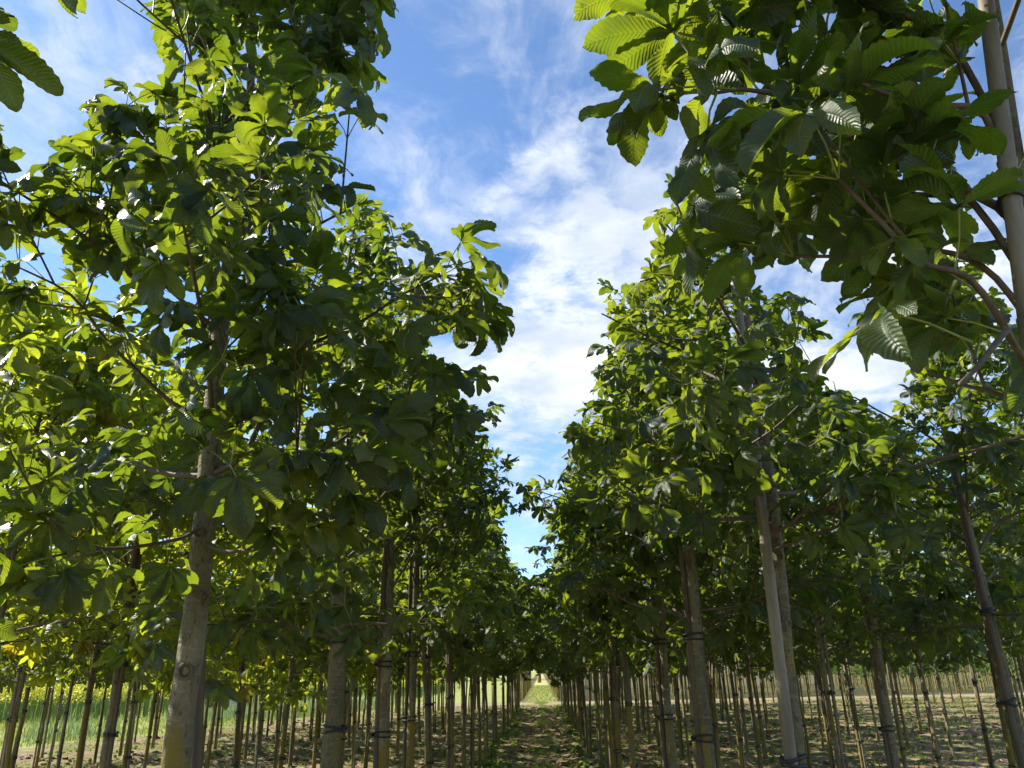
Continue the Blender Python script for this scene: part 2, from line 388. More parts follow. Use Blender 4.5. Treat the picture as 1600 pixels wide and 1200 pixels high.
def stake_mesh(p0, p1, r, seg=12, nodes=.32, bend=0., m=None):
    p0, p1 = np.array(p0, float), np.array(p1, float); L = np.linalg.norm(p1-p0)
    zs, rr = [0.], [r*1.05]; z = nodes*.6
    while z < L-.1:
        for dz, k in ((-.02, 1.0), (-.008, 1.0), (-.003, 1.10), (.003, 1.10), (.007, .97), (.022, .98)): zs.append(z+dz); rr.append(r*(1.05-.18*z/L)*k)
        z += nodes*(.85+.3*math.sin(z*9.1)**2)
    zs.append(L); rr.append(r*.86)
    zs = np.array(zs)
    P = p0+(p1-p0)*(zs/L)[:, None]+np.array([1, .4, 0])*(bend*np.sin(zs/L*math.pi))[:, None]
    V, F = tube_arrays(P, rr, seg); A = Acc(); A.add(V, F); return A.mesh('stake', [m or M_CANE])
def tie_mesh(c, half, ang, rt, seg=20):   # figure-of-eight band round trunk and stake: two wraps
    A = Acc(); th = np.linspace(0, 2*math.pi, seg, endpoint=False)
    for dz, tl in ((-.010, .006), (.010, -.007)):
        x = np.cos(th)*(half+rt); y = np.sin(th)*rt*1.03
        P = np.stack([x*math.cos(ang)-y*math.sin(ang), x*math.sin(ang)+y*math.cos(ang), dz+tl*np.cos(th+1)], 1)+np.array(c)
        n = np.stack([np.cos(th+ang), np.sin(th+ang), th*0], 1)
        up = np.array([0, 0, 1.])
        ring = np.stack([P-up*.0055, P-up*.0055+n*.004, P+up*.0055+n*.004, P+up*.0055], 1)
        V = ring.reshape(-1, 3); i = np.arange(seg)[:, None]; j = np.arange(4)[None]
        a = i*4+j; b = i*4+(j+1) % 4; c2 = ((i+1) % seg)*4+(j+1) % 4; d = ((i+1) % seg)*4+j
        A.add(V, np.stack([a, d, c2, b], -1).reshape(-1, 4))
    p = np.array(c)+np.array([math.cos(ang), math.sin(ang), 0])*(half+rt)*.2
    k = np.array([-math.sin(ang), math.cos(ang), 0])*rt
    V, F = tube_arrays([p-k*1.0-[0, 0, .02], p-k*1.15, p-k*1.05+[0, 0, .018]], [.005, .009, .005], 6); A.add(V, F)
    return A.mesh('tie', [M_TIE])
def knot_mesh(c, n, r):
    n = np.array(n)/np.linalg.norm(n); a = np.cross(n, [0, 0, 1.]); a /= np.linalg.norm(a); b = np.cross(a, n)
    th = np.arange(12)*2*math.pi/12; rows = []
    for rr, h in ((1.35, -.006), (1.1, .005), (.85, .006), (.55, .001), (.25, -.004), (.02, -.006)):
        rows.append(np.array(c)+r*rr*(np.cos(th)[:, None]*a+np.sin(th)[:, None]*b*1.05)+n*h)
    A = Acc(); A.add(np.concatenate(rows), grid_faces(6, 12, True), None, np.repeat([0, 0, 1, 1, 1], 12)); return A.mesh('branch_scar', [M_BARK, M_KNOT])

SKY = [(625, 0), (606, 100), (580, 185), (590, 250), (640, 330), (680, 350), (690, 335), (730, 385), (800, 445), (806, 540), (782, 590), (775, 650), (806, 690), (795, 740), (800, 850), (830, 905), (836, 880), (815, 850), (800, 780), (850, 742), (885, 740), (888, 650), (930, 600), (945, 520), (908, 465), (940, 430), (1020, 418), (1000, 360), (1035, 300), (1080, 262), (1050, 280), (962, 290), (918, 225), (940, 150), (985, 80), (975, 0)]
SKY2 = [(1255, 575), (1290, 515), (1360, 500), (1420, 545), (1420, 590), (1350, 640), (1300, 600)]
SKY3 = [(85, 60), (80, 150), (60, 205), (5, 235), (5, 275), (90, 245), (115, 160), (180, 118), (252, 90), (228, 0), (70, 0)]
def inside(poly, x, y):
    c = False; n = len(poly)
    for i in range(n):
        x1, y1 = poly[i]; x2, y2 = poly[i-1]
        if (y1 > y) != (y2 > y) and x < (x2-x1)*(y-y1)/(y2-y1)+x1: c = not c
    return c
def open_sky(p):
    px, py, z = proj(Vector(p)); return any(inside(q, px, py) for q in (SKY, SKY2, SKY3))

def near_tree(name, base, trunk_pts, d0, branches, auto, rs, label, cat, group, kind='chestnut', lsize=1., stake=None, ties=(), knots=(), hero=(), nmax=300, cull=True, skip=None, tdens=1., leafpoly=None, mind=.55, clear=None, lm=0):
    """trunk_pts and branches in world space; the root Empty stands at the trunk's foot"""
    root = link(name, None, None, base); root.empty_display_size = .2
    tag(root, label, cat, group); B = np.array(base)
    tp = smooth_path(np.array([tuple(p) for p in trunk_pts])-B, 50); H = tp[-1][2]
    rad = trunk_rad(tp, d0, H)
    link('trunk', trunk_mesh(tp, rad, rs, 18), root)
    lv = []; bl = []
    for q, tw in branches:
        bl.append((smooth_path(np.array([tuple(p) for p in q])-B, 16), .3, tw))
    if auto: bl += [(p, u, None) for p, u in auto_branches(tp, H, auto['zb'], auto['R'], auto['n'], rs, auto.get('shape', .25), auto.get('droop', 0))]
    for p, u, tw in bl:
        if skip and tw is None and skip(p[-1]+B): continue
        L = np.linalg.norm(np.diff(p, axis=0), axis=1).sum()
        if cull and open_sky(p[-1]+B):
            for k in range(len(p)-1, 3, -1):
                if not open_sky(p[k]+B): break
            p = smooth_path(p[:max(k-2, 4)], 12)
        A = Acc(); r0 = (.0045+.006*min(L, 1.2))*(1-.3*u)
        V, F = tube_arrays(p, np.linspace(r0, .0035, len(p)), 8); A.add(V, F)
        leaves_on(p, rs, lv, lsize, .28, .105, 5, tdens)
        n = tw if tw is not None else max(1, int(L*4.0))
        for q in twigs_of(p, rs, lv, lsize, n, bad=(lambda c: open_sky(c+B) or (skip is not None and skip(c+B))) if cull else None):
            V, F = tube_arrays(q, np.linspace(.0042, .0025, len(q)), 5); A.add(V, F)
        link('branch', A.mesh('branch', [M_TWIG]), root)
    leaves_on(tp[int(len(tp)*.8):], rs, lv, lsize, .1, .09, 6)
    kept = []
    for p, Fm, sc in lv:
        c = p+Fm@np.array([.2*sc, 0, .02]); cc = c+B; t_ = p+Fm@np.array([.29*sc, 0, -.03])+B
        if cull and (open_sky(cc) or (open_sky(t_) and rs.random() < .8)): continue
        q = proj(Vector(cc)); dist = np.linalg.norm(cc-np.array(CAM))
        if dist < mind: continue
        seen = -80 < q[0] < 1680 and -80 < q[1] < 1280 and q[2] > 0
        if clear and clear(q) and rs.random() < .8: continue
        if leafpoly and -lm < q[0] < 1600+lm and -lm < q[1] < 1200+lm and q[2] > 0 and not inside(leafpoly, q[0], q[1]): continue
        kept.append((seen, sc/dist, p, Fm, sc))
    kept.sort(key=lambda k: (-k[0], -k[1]))
    solo = [k for k in kept[:nmax-len(hero)] if k[0]]; rest = kept[len(solo):]
    hi = HI[kind]
    for _, _, p, Fm, sc in solo:
        o = link('leaf', hi[rs.integers(len(hi))], root)
        M = Matrix.Identity(4)
        for i in range(3):
            for j in range(3): M[i][j] = float(Fm[i, j]*sc)
            M[i][3] = float(p[i])
        o.matrix_basis = M
    for p, x, up, roll, sc, vi in hero:
        o = link('leaf', hi[vi], root); Fm = frame(np.array(x, float), roll, up); M = Matrix.Identity(4)
        for i in range(3):
            for j in range(3): M[i][j] = float(Fm[i, j]*sc)
            M[i][3] = float(p[i]-B[i])
        o.matrix_basis = M
    if rest:
        tag(link('crown', merge_leaves([k[2:] for k in rest], kind, rs).mesh('crown', LEAFMATS[kind]), root), kind='stuff')
    if stake:
        link('stake', stake_mesh(np.array(tuple(stake[0]))-B, np.array(tuple(stake[1]))-B, stake[2], 14, stake[3] if len(stake) > 3 else .32, m=M_CANE if len(stake) > 3 else M_CANE2), root)
    s0, s1 = (np.array(tuple(stake[0]))-B, np.array(tuple(stake[1]))-B) if stake else (None, None)
    for z in ties:
        j = np.argmin(np.abs(tp[:, 2]-z)); a = tp[j]; b = s0+(s1-s0)*((z-s0[2])/(s1[2]-s0[2]))
        dv = b-a; half = np.hypot(dv[0], dv[1])/2
        link('tie', tie_mesh((a+b)/2*[1, 1, 0]+[0, 0, z], half, math.atan2(dv[1], dv[0]), max(rad[j], stake[2])+.004), root)
    for z, ang, r in knots:
        j = np.argmin(np.abs(tp[:, 2]-z)); n = np.array([math.cos(ang), math.sin(ang), .05])
        link('branch_scar', knot_mesh([tp[j][0]+n[0]*rad[j]*.97, tp[j][1]+n[1]*rad[j]*.97, z], n, r), root)
    return root, len(lv), len(solo)
# ------------------------------------------------------------------ ground
def vnoise(x, y, seed=0):
    xi, yi = np.floor(x).astype(int), np.floor(y).astype(int); fx, fy = x-xi, y-yi
    h = lambda a, b: ((np.sin((a*127.1+b*311.7+seed*74.7))*43758.5453) % 1)
    sx, sy = fx*fx*(3-2*fx), fy*fy*(3-2*fy)
    return (h(xi, yi)*(1-sx)+h(xi+1, yi)*sx)*(1-sy)+(h(xi, yi+1)*(1-sx)+h(xi+1, yi+1)*sx)*sy
def xborder(y): return -13.2+np.clip(y-20, -15, 21)*.30
def gheight(x, y):
    soil = np.clip((x-xborder(y))/1.5, 0, 1)*np.clip((41.5-y)/1.5, 0, 1)
    h = (vnoise(x*1.1, y*1.1, 1)-.5)*.07+(vnoise(x*3.1, y*3.1, 2)-.5)*.06+(vnoise(x*7.3, y*7.3, 3)-.5)*.05
    rut = -.04*np.exp(-((np.abs(x)-.45)/.16)**2)
    return (h+rut)*soil*np.clip((50-np.abs(x))/10, 0, 1) - .012
gx = np.concatenate([[-900, -400, -150, -70, -40], np.arange(-26, 30, .16), [40, 70, 150, 400, 900]])
gy = np.concatenate([[-300, -60, -15], np.arange(-4, 10, .6), np.arange(10, 30, .15), np.arange(30, 62, .3), [70, 85, 110, 160, 300, 600, 1500]])
X, Y = np.meshgrid(gx, gy); Z = gheight(X, Y)
A = Acc(); A.add(np.stack([X, Y, Z], -1).reshape(-1, 3), grid_faces(len(gy), len(gx)))
def ground_mat():
    m, t, p, out = mat('nursery_ground')
    tco = nd(t, 'ShaderNodeTexCoord'); o = tco.outputs['Object']
    sp = nd(t, 'ShaderNodeSeparateXYZ'); t.links.new(o, sp.inputs[0]); x, y = sp.outputs[0], sp.outputs[1]
    n1 = noise(t, o, .9, 6, .6); n2 = noise(t, o, 6, 8, .65); n3 = noise(t, o, 2.3, 7, .65, .6, (5, 3, 0))
    soil = mixc(t, smooth(t, n2, .3, .7), (.16, .093, .056), (.34, .225, .14))
    soil = mixc(t, mth(t, 'MULTIPLY', smooth(t, n1, .4, .65), .5), soil, (.40, .29, .185))
    grass = mixc(t, smooth(t, n2, .3, .7), (.075, .105, .025), (.20, .215, .065))
    wd = mth(t, 'MULTIPLY', smooth(t, n3, .43, .56), .8)
    mid = smooth(t, mth(t, 'ABSOLUTE', x), .12, .38, .6, 0)
    wd = mth(t, 'MAXIMUM', wd, mth(t, 'MULTIPLY', mid, smooth(t, n2, .40, .56)))
    c = mixc(t, wd, soil, grass)
    # grass verge beyond the oblique border on one side
    yb = nd(t, 'ShaderNodeClamp'); t.links.new(mth(t, 'SUBTRACT', y, 20), yb.inputs[0]); yb.inputs[1].default_value = -15; yb.inputs[2].default_value = 21
    xb = mth(t, 'MULTIPLY_ADD', yb.outputs[0], .30, -13.2)
    d = mth(t, 'ADD', mth(t, 'SUBTRACT', xb, x), mth(t, 'MULTIPLY', mth(t, 'SUBTRACT', n1, .5), 2.5))
    c = mixc(t, smooth(t, d, 0, .9), c, mixc(t, n1, (.20, .25, .06), (.36, .36, .13)))
    # sandy cross track and the lit grass aisle past it
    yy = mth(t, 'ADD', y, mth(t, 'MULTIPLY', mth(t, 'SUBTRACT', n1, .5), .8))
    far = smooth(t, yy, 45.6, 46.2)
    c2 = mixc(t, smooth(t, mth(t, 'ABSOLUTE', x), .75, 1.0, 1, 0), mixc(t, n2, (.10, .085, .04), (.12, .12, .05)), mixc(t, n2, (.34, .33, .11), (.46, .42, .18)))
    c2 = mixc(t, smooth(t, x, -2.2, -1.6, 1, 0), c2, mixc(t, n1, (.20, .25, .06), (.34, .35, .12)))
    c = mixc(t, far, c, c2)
    trk = mth(t, 'MULTIPLY', smooth(t, yy, 42.0, 42.4), smooth(t, yy, 44.9, 45.3, 1, 0))
    c = mixc(t, mth(t, 'MULTIPLY', trk, .4), c, mixc(t, n2, (.34, .28, .20), (.46, .39, .29)))
    t.links.new(c, p.inputs['Base Color']); p.inputs['Roughness'].default_value = .95; p.inputs['Specular IOR Level'].default_value = .15
    bm = nd(t, 'ShaderNodeBump'); bm.inputs['Strength'].default_value = .7; bm.inputs['Distance'].default_value = .03
    t.links.new(noise(t, o, 14, 6, .65), bm.inputs['Height']); t.links.new(bm.outputs[0], p.inputs['Normal'])
    return m
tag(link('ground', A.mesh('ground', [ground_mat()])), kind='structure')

# ------------------------------------------------------------------ the big trees close to the camera
TREE = 'tree'
GL, GR = 'chestnuts lining the aisle on its left', 'chestnuts lining the aisle on its right'
stat = []
def npt(*a): return [at(*q) for q in a]
rs = np.random.default_rng(21)
# leaning tree that fills the left half
T = npt((275, 1200, 2.6), (300, 1000, 2.6), (318, 830, 2.61), (333, 650, 2.62), (352, 450, 2.63), (383, 270, 2.63), (392, 110, 2.63), (398, -60, 2.63), (402, -140, 2.63))
base = Vector((T[0].x+.06, 2.6, 0)); T = [Vector((base.x, 2.6, -.06)), base+Vector((-.01, 0, .5))]+T
BR = [(npt((335, 740, 2.6), (390, 700, 2.5), (432, 560, 2.42), (426, 450, 2.38), (395, 330, 2.36), (372, 255, 2.36), (340, 130, 2.36), (322, 60, 2.36)), 5),
      (npt((332, 665, 2.6), (378, 600, 2.58), (470, 545, 2.55), (560, 505, 2.5), (625, 462, 2.48), (690, 430, 2.45)), 3),
      (npt((690, 430, 2.45), (715, 440, 2.45), (735, 455, 2.45)), 0),
      (npt((326, 655, 2.6), (270, 630, 2.55), (215, 580, 2.5), (165, 530, 2.45), (110, 460, 2.4), (30, 418, 2.35)), 4),
      (npt((312, 825, 2.6), (280, 842, 2.5), (200, 856, 2.35), (140, 858, 2.2), (80, 870, 2.05)), 3),
      (npt((345, 520, 2.6), (262, 450, 2.55), (205, 392, 2.5), (150, 320, 2.45), (120, 290, 2.42)), 3),
      (npt((385, 270, 2.6), (440, 210, 2.55), (470, 140, 2.5), (490, 60, 2.5), (498, -10, 2.5)), 4),
      (npt((322, 790, 2.6), (400, 730, 2.5), (480, 705, 2.35), (560, 725, 2.2)), 3),
      (npt((318, 850, 2.6), (360, 862, 2.5), (430, 858, 2.4), (480, 880, 2.3)), 2),
      (npt((372, 330, 2.6), (310, 250, 2.5), (255, 205, 2.45), (215, 190, 2.4)), 2),
      (npt((350, 470, 2.6), (440, 390, 2.4), (500, 350, 2.3), (540, 330, 2.25)), 3),
      (npt((390, 150, 2.6), (330, 80, 2.5), (280, 40, 2.45)), 3),
      (npt((395, 100, 2.6), (470, 60, 2.55), (545, 40, 2.5)), 2)]
P_W0 = [(230, -200), (232, 50), (115, 165), (0, 280), (-300, 280), (-300, 1060), (60, 1080), (250, 1010), (420, 900), (560, 900), (660, 860), (720, 720), (808, 540), (802, 440), (690, 335), (560, 400), (540, 250), (580, 190), (625, 60), (600, -200)]
def polyfilter(poly):
    return poly
import types
def in_poly_skip(poly):
    def f(p):
        q = proj(Vector(p))
        return 0 < q[0] < 1600 and 0 < q[1] < 1200 and q[2] > 0 and not inside(poly, q[0], q[1])
    return f
stat.append(near_tree('chestnut_tree', base, T, .088, BR, dict(zb=2.05, R=1.0, n=17, shape=.3), rs, 'big leaning chestnut with a scarred pale trunk and lichen foot, left of the aisle', TREE, GL,
    lsize=.88, tdens=.82, stake=(Vector((base.x+.075, 2.70, -.05)), at(338, 400, 2.70), .017), ties=(.8,), knots=((1.62, -1.35, .022), (2.06, -1.5, .017), (1.85, -.6, .014)), skip=in_poly_skip(P_W0), leafpoly=P_W0,
    hero=[(at(135, 870, 2.1), (-.8, -.3, -.45), (0, 0, 1), .1, 1.2, 3), (at(690, 430, 2.45), (.95, -.1, -.1), (0, 0, 1), .2, 1.1, 5), (at(695, 425, 2.45), (.6, -.2, .55), (0, 0, 1), -.2, 1.0, 9), (at(260, 400, 2.3), (.6, -.6, .1), (0, 0, 1), .0, 1.15, 1), (at(520, 745, 2.15), (.8, -.3, .1), (0, 0, 1), .1, 1.1, 7)]))
# tree whose trunk stands out of frame, one leaf hanging into the top corner
b = Vector((-1.16, .95, 0))
T = [b+Vector((0, 0, z)) for z in (-.05, 1, 2, 3, 3.8)]
BR = [([b+Vector((0, 0, 2.15)), at(-260, 40, .85), at(-120, -60, .80), at(10, -70, .78)], 0)]
stat.append(near_tree('chestnut_tree', b, T, .09, BR, dict(zb=2.1, R=.9, n=20), rs, 'chestnut outside the frame, one dark leaf hanging into the upper left corner', TREE, GL,  # crown out of view thickened to shade the leaf in the corner
    hero=[(at(-20, -5, .86), (.05, .05, -.95), (.45, -.8, -.2), .1, .80, 3), (at(-40, -60, .93), (.0, .05, -.95), (.5, -.7, -.1), -.4, .85, 7), (at(-60, -20, .98), (.2, .05, -.9), (.1, -.9, -.1), .5, .85, 11)], skip=in_poly_skip([(-9, -9), (-8, -9), (-9, -8)]), leafpoly=[(-9, -9), (-8, -9), (-9, -8)], lm=260))  # leaves behind the first added on the sun side to shade it
# close tree in the upper right corner
S0, S1 = at(1597, 430, 1.3), at(1541, 5, 1.3); sd = (S1-S0)/(S1.z-S0.z)
foot = S0-sd*(S0.z+.05); top = S0+sd*(3.0-S0.z)
b = Vector((foot.x+.085, 1.40, 0))
tv = lambda z: Vector((foot.x+.085+sd.x*z*1.0, 1.40, z))
T = [tv(z) for z in (-.05, 1, 2, 2.6, 3.2, 3.7)]
BR = [(npt((1600, 560, 1.34), (1520, 440, 1.25), (1440, 410, 1.22), (1380, 350, 1.2), (1310, 280, 1.2)), 1),
      ([tv(2.3)]+npt((1545, 190, 1.3), (1440, 165, 1.28), (1335, 125, 1.27), (1290, 80, 1.27)), 1),
      ([tv(2.45)]+npt((1400, 240, 1.3), (1290, 200, 1.3), (1215, 148, 1.3), (1150, 75, 1.3), (1100, 10, 1.3)), 1),
      ([tv(2.05)]+npt((1580, 530, 1.2), (1570, 520, 1.15), (1530, 570, 1.12), (1500, 600, 1.1)), 1),
      ([tv(2.3)]+npt((1500, 300, 1.4), (1380, 290, 1.5), (1290, 300, 1.55), (1190, 290, 1.6)), 1),
      ([tv(2.6)]+npt((1480, 60, 1.3), (1390, 20, 1.3), (1300, -20, 1.3), (1200, -40, 1.3)), 1),
      ([tv(2.2)]+npt((1540, 420, 1.4), (1450, 390, 1.45), (1330, 400, 1.5), (1240, 400, 1.5)), 1),
      ([tv(2.0)]+npt((1570, 620, 1.5), (1500, 600, 1.55), (1450, 580, 1.6)), 1),
      (npt((1215, 148, 1.3), (1160, 140, 1.28), (1120, 145, 1.26)), 0)]
P_E0 = [(915, -200), (935, 120), (935, 290), (1065, 290), (1055, 415), (1120, 440), (1220, 400), (1260, 470), (1280, 410), (1350, 470), (1425, 500), (1430, 575), (1440, 600), (1700, 600), (1900, 600), (1900, -200)]
stat.append(near_tree('chestnut_tree', b, T, .07, BR, dict(zb=2.2, R=.55, n=3, shape=.4), rs, 'nearest chestnut, crown overhanging the upper right corner beside its pale cane', TREE, GR,
    stake=(foot, top, .0185, .30), ties=(2.05, 2.45), skip=in_poly_skip(P_E0), leafpoly=P_E0, mind=1.2, tdens=.52, lm=220, clear=lambda q: q[1] < 480 and abs(q[0]-(1541+(q[1]-5)*.132)) < 48,
    hero=[(at(1150, 140, 1.27), (-.9, -.05, -.12), (0, -.3, 1), .1, 1.12, 6), (at(1180, 300, 1.5), (-.6, -.2, -.5), (0, 0, 1), .2, 1.15, 8), (at(1520, 535, 1.25), (-.85, 0, .12), (0, 0, 1), -.1, 1.0, 10), (at(1570, 520, 1.3), (-.6, 0, .1), (0, 0, 1), .2, .95, 3), (at(1110, 20, 1.3), (-.9, 0, .05), (0, 0, 1), 0, 1.0, 0)]))
# staked tree right of the aisle
T = npt((1246, 1190, 3.1), (1218, 900, 3.12), (1202, 750, 3.12), (1180, 580, 3.12), (1158, 440, 3.12), (1140, 300, 3.12), (1134, 255, 3.12))
b = Vector((T[0].x+.02, 3.1, 0)); T = [Vector((b.x, 3.1, -.06))]+T
s_lo, s_hi = at(1236, 1190, 3.03), at(1146, 420, 3.05); sd = (s_hi-s_lo)/(s_hi.z-s_lo.z); s_lo = s_lo-sd*(s_lo.z+.05)
BR = [(npt((1203, 800, 3.1), (1215, 830, 3.0), (1290, 770, 2.9), (1318, 725, 2.85), (1325, 670, 2.8)), 4),
      (npt((1180, 790, 3.1), (1160, 770, 3.0), (1145, 720, 2.95), (1115, 655, 2.9)), 3),
      (npt((1200, 810, 3.1), (1100, 810, 2.95), (1040, 790, 2.85), (980, 780, 2.8)), 3),
      (npt((1205, 860, 3.1), (1290, 830, 3.0), (1340, 810, 2.9), (1400, 800, 2.8)), 4),
      (npt((1195, 770, 3.1), (1090, 720, 3.1), (1000, 680, 3.1), (930, 660, 3.1)), 4),
      (npt((1175, 600, 3.1), (1070, 550, 3.1), (1000, 520, 3.1), (940, 490, 3.1)), 4),
      (npt((1185, 650, 3.1), (1250, 600, 3.1), (1300, 590, 3.1), (1340, 620, 3.1)), 3),
      (npt((1150, 430, 3.1), (1100, 400, 3.08), (1060, 370, 3.05), (1035, 345, 3.05)), 4),
      (npt((1158, 480, 3.1), (1100, 450, 3.1), (1050, 430, 3.1), (1000, 440, 3.1)), 4),
      (npt((1143, 360, 3.1), (1110, 310, 3.1), (1085, 290, 3.1), (1072, 282, 3.1)), 4),
      (npt((1150, 420, 3.1), (1190, 370, 3.1), (1205, 330, 3.1)), 3)]
P_E1 = [(1110, 240), (1060, 270), (1000, 360), (1025, 420), (910, 465), (945, 600), (885, 650), (890, 740), (930, 850), (1000, 950), (1150, 990), (1300, 980), (1420, 900), (1430, 700), (1350, 640), (1290, 520), (1250, 400), (1180, 250)]
stat.append(near_tree('chestnut_tree', b, T, .072, BR, dict(zb=1.98, R=1.0, n=29, shape=.22), rs, 'chestnut with smooth grey trunk and pale cane strapped in front, right of the aisle', TREE, GR,
    lsize=.66, stake=(s_lo, s_hi, .023, .34), ties=(1.28, 2.3), knots=((1.75, -1.3, .012), (2.0, -1.6, .012)), skip=in_poly_skip(P_E1), leafpoly=P_E1))
# next trees along both sides of the aisle
def simple_near(px, Y, d0, H, label, group, sx=.06, seed=0, R=.92, n=22, kind='chestnut', lsize=.78, zb=1.72, nmax=240, name='chestnut_tree', x=None, kink=0):
    r2 = np.random.default_rng(500+seed); x = at(px, 1100, Y).x if x is None else x
    b = Vector((x, Y, 0)); ln = r2.normal(0, .012, 2)
    T = [b+Vector((ln[0]*z+r2.normal(0, .012)*(z > 1.)+kink*math.sin(max(0, z-1.2)*2.4), ln[1]*z+r2.normal(0, .012)*(z > 1.), z)) for z in (-.06, .8, 1.5, 2.1, 2.8, H*.85, H)]
    sy = r2.uniform(-.05, .05)
    stat.append(near_tree(name, b, T, d0, [], dict(zb=zb, R=R, n=n, shape=.25), r2, label, TREE, group, kind=kind, lsize=lsize,
        stake=(b+Vector((sx, sy, -.05)), b+Vector((sx*.75+ln[0]*2.6, sy*.7, r2.uniform(2.6, 3.1))), r2.uniform(.014, .019)), ties=tuple(z+r2.uniform(-.12, .12) for z in (.72, 1.28, 1.78)), nmax=nmax))
simple_near(519, 4.07, .090, 4.25, 'second chestnut left of the aisle, bent trunk with yellow lichen and double band', GL, .05, 1, .98, 25, kink=.03)
simple_near(603, 5.55, .080, 4.2, 'third chestnut left of the aisle with two black ties and a dark cane', GL, -.055, 2)
simple_near(643, 6.95, .076, 4.2, 'fourth chestnut left of the aisle, dark slit between trunk and cane', GL, -.05, 3, nmax=160)
simple_near(1101, 4.7, .080, 4.0, 'lichen spotted chestnut right of the aisle with double wrapped black ties', GR, -.055, 4, .92, 23)
simple_near(1077, 5.35, .062, 3.9, 'brown slender trunk just left of the double tied chestnut, cane on its right', GR, .055, 5, .85, 15, nmax=160)
simple_near(1043, 6.2, .066, 3.9, 'chestnut right of the aisle with swollen lichen joints and cane on its left', GR, -.06, 6, nmax=160)
simple_near(1584, 4.45, .075, 3.85, 'thick chestnut trunk with its tied cane at the lower right edge', 'chestnuts in the second row right of the aisle', -.05, 7, .92, 21, nmax=200)
simple_near(1378, 6.1, .068, 3.8, 'leaning chestnut trunk with cane, second in the second row right of the aisle', 'chestnuts in the second row right of the aisle', -.05, 8, nmax=160)
GB = 'yellow green buckeyes in the second row left of the aisle'
simple_near(0, 4.5, .07, 3.9, 'sunlit yellow green buckeye with smooth drooping leaves at the left edge', GB, .05, 9, 1.05, 28, 'buckeye', 1.0, name='buckeye_tree', x=-3.15, nmax=260)
simple_near(0, 5.9, .07, 3.95, 'second buckeye behind the big leaning chestnut, dark rough trunk', GB, .05, 10, 1.05, 26, 'buckeye', 1.0, name='buckeye_tree', x=-3.1, nmax=160)
print('NEAR', [(a[1], a[2]) for a in stat])

# ------------------------------------------------------------------ row trees: shared parts, one copy per tree
def proto(kind, seed, H, zb, Rm, nb, d0, lsize, twn=3.2, shape=.25, droop=0.):
    r2 = np.random.default_rng(seed); tp = trunk_path(H, r2, .014)
    rad = trunk_rad(tp, d0, H); lv = []; limbs = []
    for p, u in auto_branches(tp, H, zb, Rm, nb, r2, shape, droop):
        L = np.linalg.norm(np.diff(p, axis=0), axis=1).sum()
        leaves_on(p, r2, lv, lsize, .22, .105, 5)
        twigs_of(p, r2, lv, lsize, max(1, round(L*twn)))
        limbs.append((p[::2], np.linspace(.011, .004, len(p[::2]))))
    leaves_on(tp[32:], r2, lv, lsize, .1, .09, 6)
    crown = merge_leaves(lv, kind, r2).mesh('crown', LEAFMATS[kind])
    ang = r2.uniform(0, 6.3); off = d0*.5+.02
    s0 = np.array([math.cos(ang)*off, math.sin(ang)*off, -.05]); s1 = np.array([s0[0]*1.1, s0[1]*1.1, r2.uniform(2.5, 3.1)])
    st = stake_mesh(s0, s1, r2.uniform(.011, .0165), 8, m=(M_CANE, M_CANE2)[seed % 2]); ties = []
    for z in (r2.uniform(.6, .8), r2.uniform(1.2, 1.35), r2.uniform(1.7, 1.85)):
        j = np.argmin(np.abs(tp[:, 2]-z)); c = (tp[j]+s0+(s1-s0)*(z/2.8))/2; c[2] = z
        ties.append(tie_mesh(c, off/2, ang, rad[j]*.9+.002, 12))
    return dict(trunk=trunk_mesh(tp, rad, r2, 10, limbs=limbs), crown=crown, stake=st, ties=ties, n=len(lv))
PC = [proto('chestnut', 40+i, 3.9+.12*(i % 3), 1.60, .98, 22, .057, .78) for i in range(6)]
PN = [proto('chestnut', 50+i, 3.7+.12*(i % 3), 1.60, .70, 16, .052, .78, 2.8) for i in range(4)]
PB = [proto('buckeye', 60+i, 3.95, 1.5, .95, 18, .056, .84, droop=.15) for i in range(3)]
PS = [proto('small', 80+i, 3.3, 1.15, .75, 30, .045, 1.25, 5.0) for i in range(3)]
print('PROTO', [p['n'] for p in PC+PB+PS])
ORD = 'first second third fourth fifth sixth seventh eighth ninth tenth eleventh twelfth thirteenth fourteenth fifteenth sixteenth seventeenth eighteenth nineteenth twentieth twenty-first twenty-second twenty-third twenty-fourth twenty-fifth'.split()
placed = []
def row_tree(P, x, y, r2, label, group, name, ntie, sc=None):
    root = link(name, None, None, (x, y, float(gheight(np.array(x), np.array(y))))); root.empty_display_size = .2
    root.rotation_euler = (r2.normal(0, .02), r2.normal(0, .02), r2.uniform(0, 6.28)); s = sc or r2.uniform(.93, 1.07)
    root.scale = (s*r2.uniform(.95, 1.05),)*2+(s,)
    tag(root, label, TREE, group)
    link('trunk', P['trunk'], root); tag(link('crown', P['crown'], root), kind='stuff')
    link('stake', P['stake'], root)
    for m in P['ties'][:ntie]: link('tie', m, root)
    placed.append((x, y)); return root
r2 = np.random.default_rng(99)
def in_view(x, y, m=.9): return y > 1 and (-.66*y-m < x < .62*y+m)
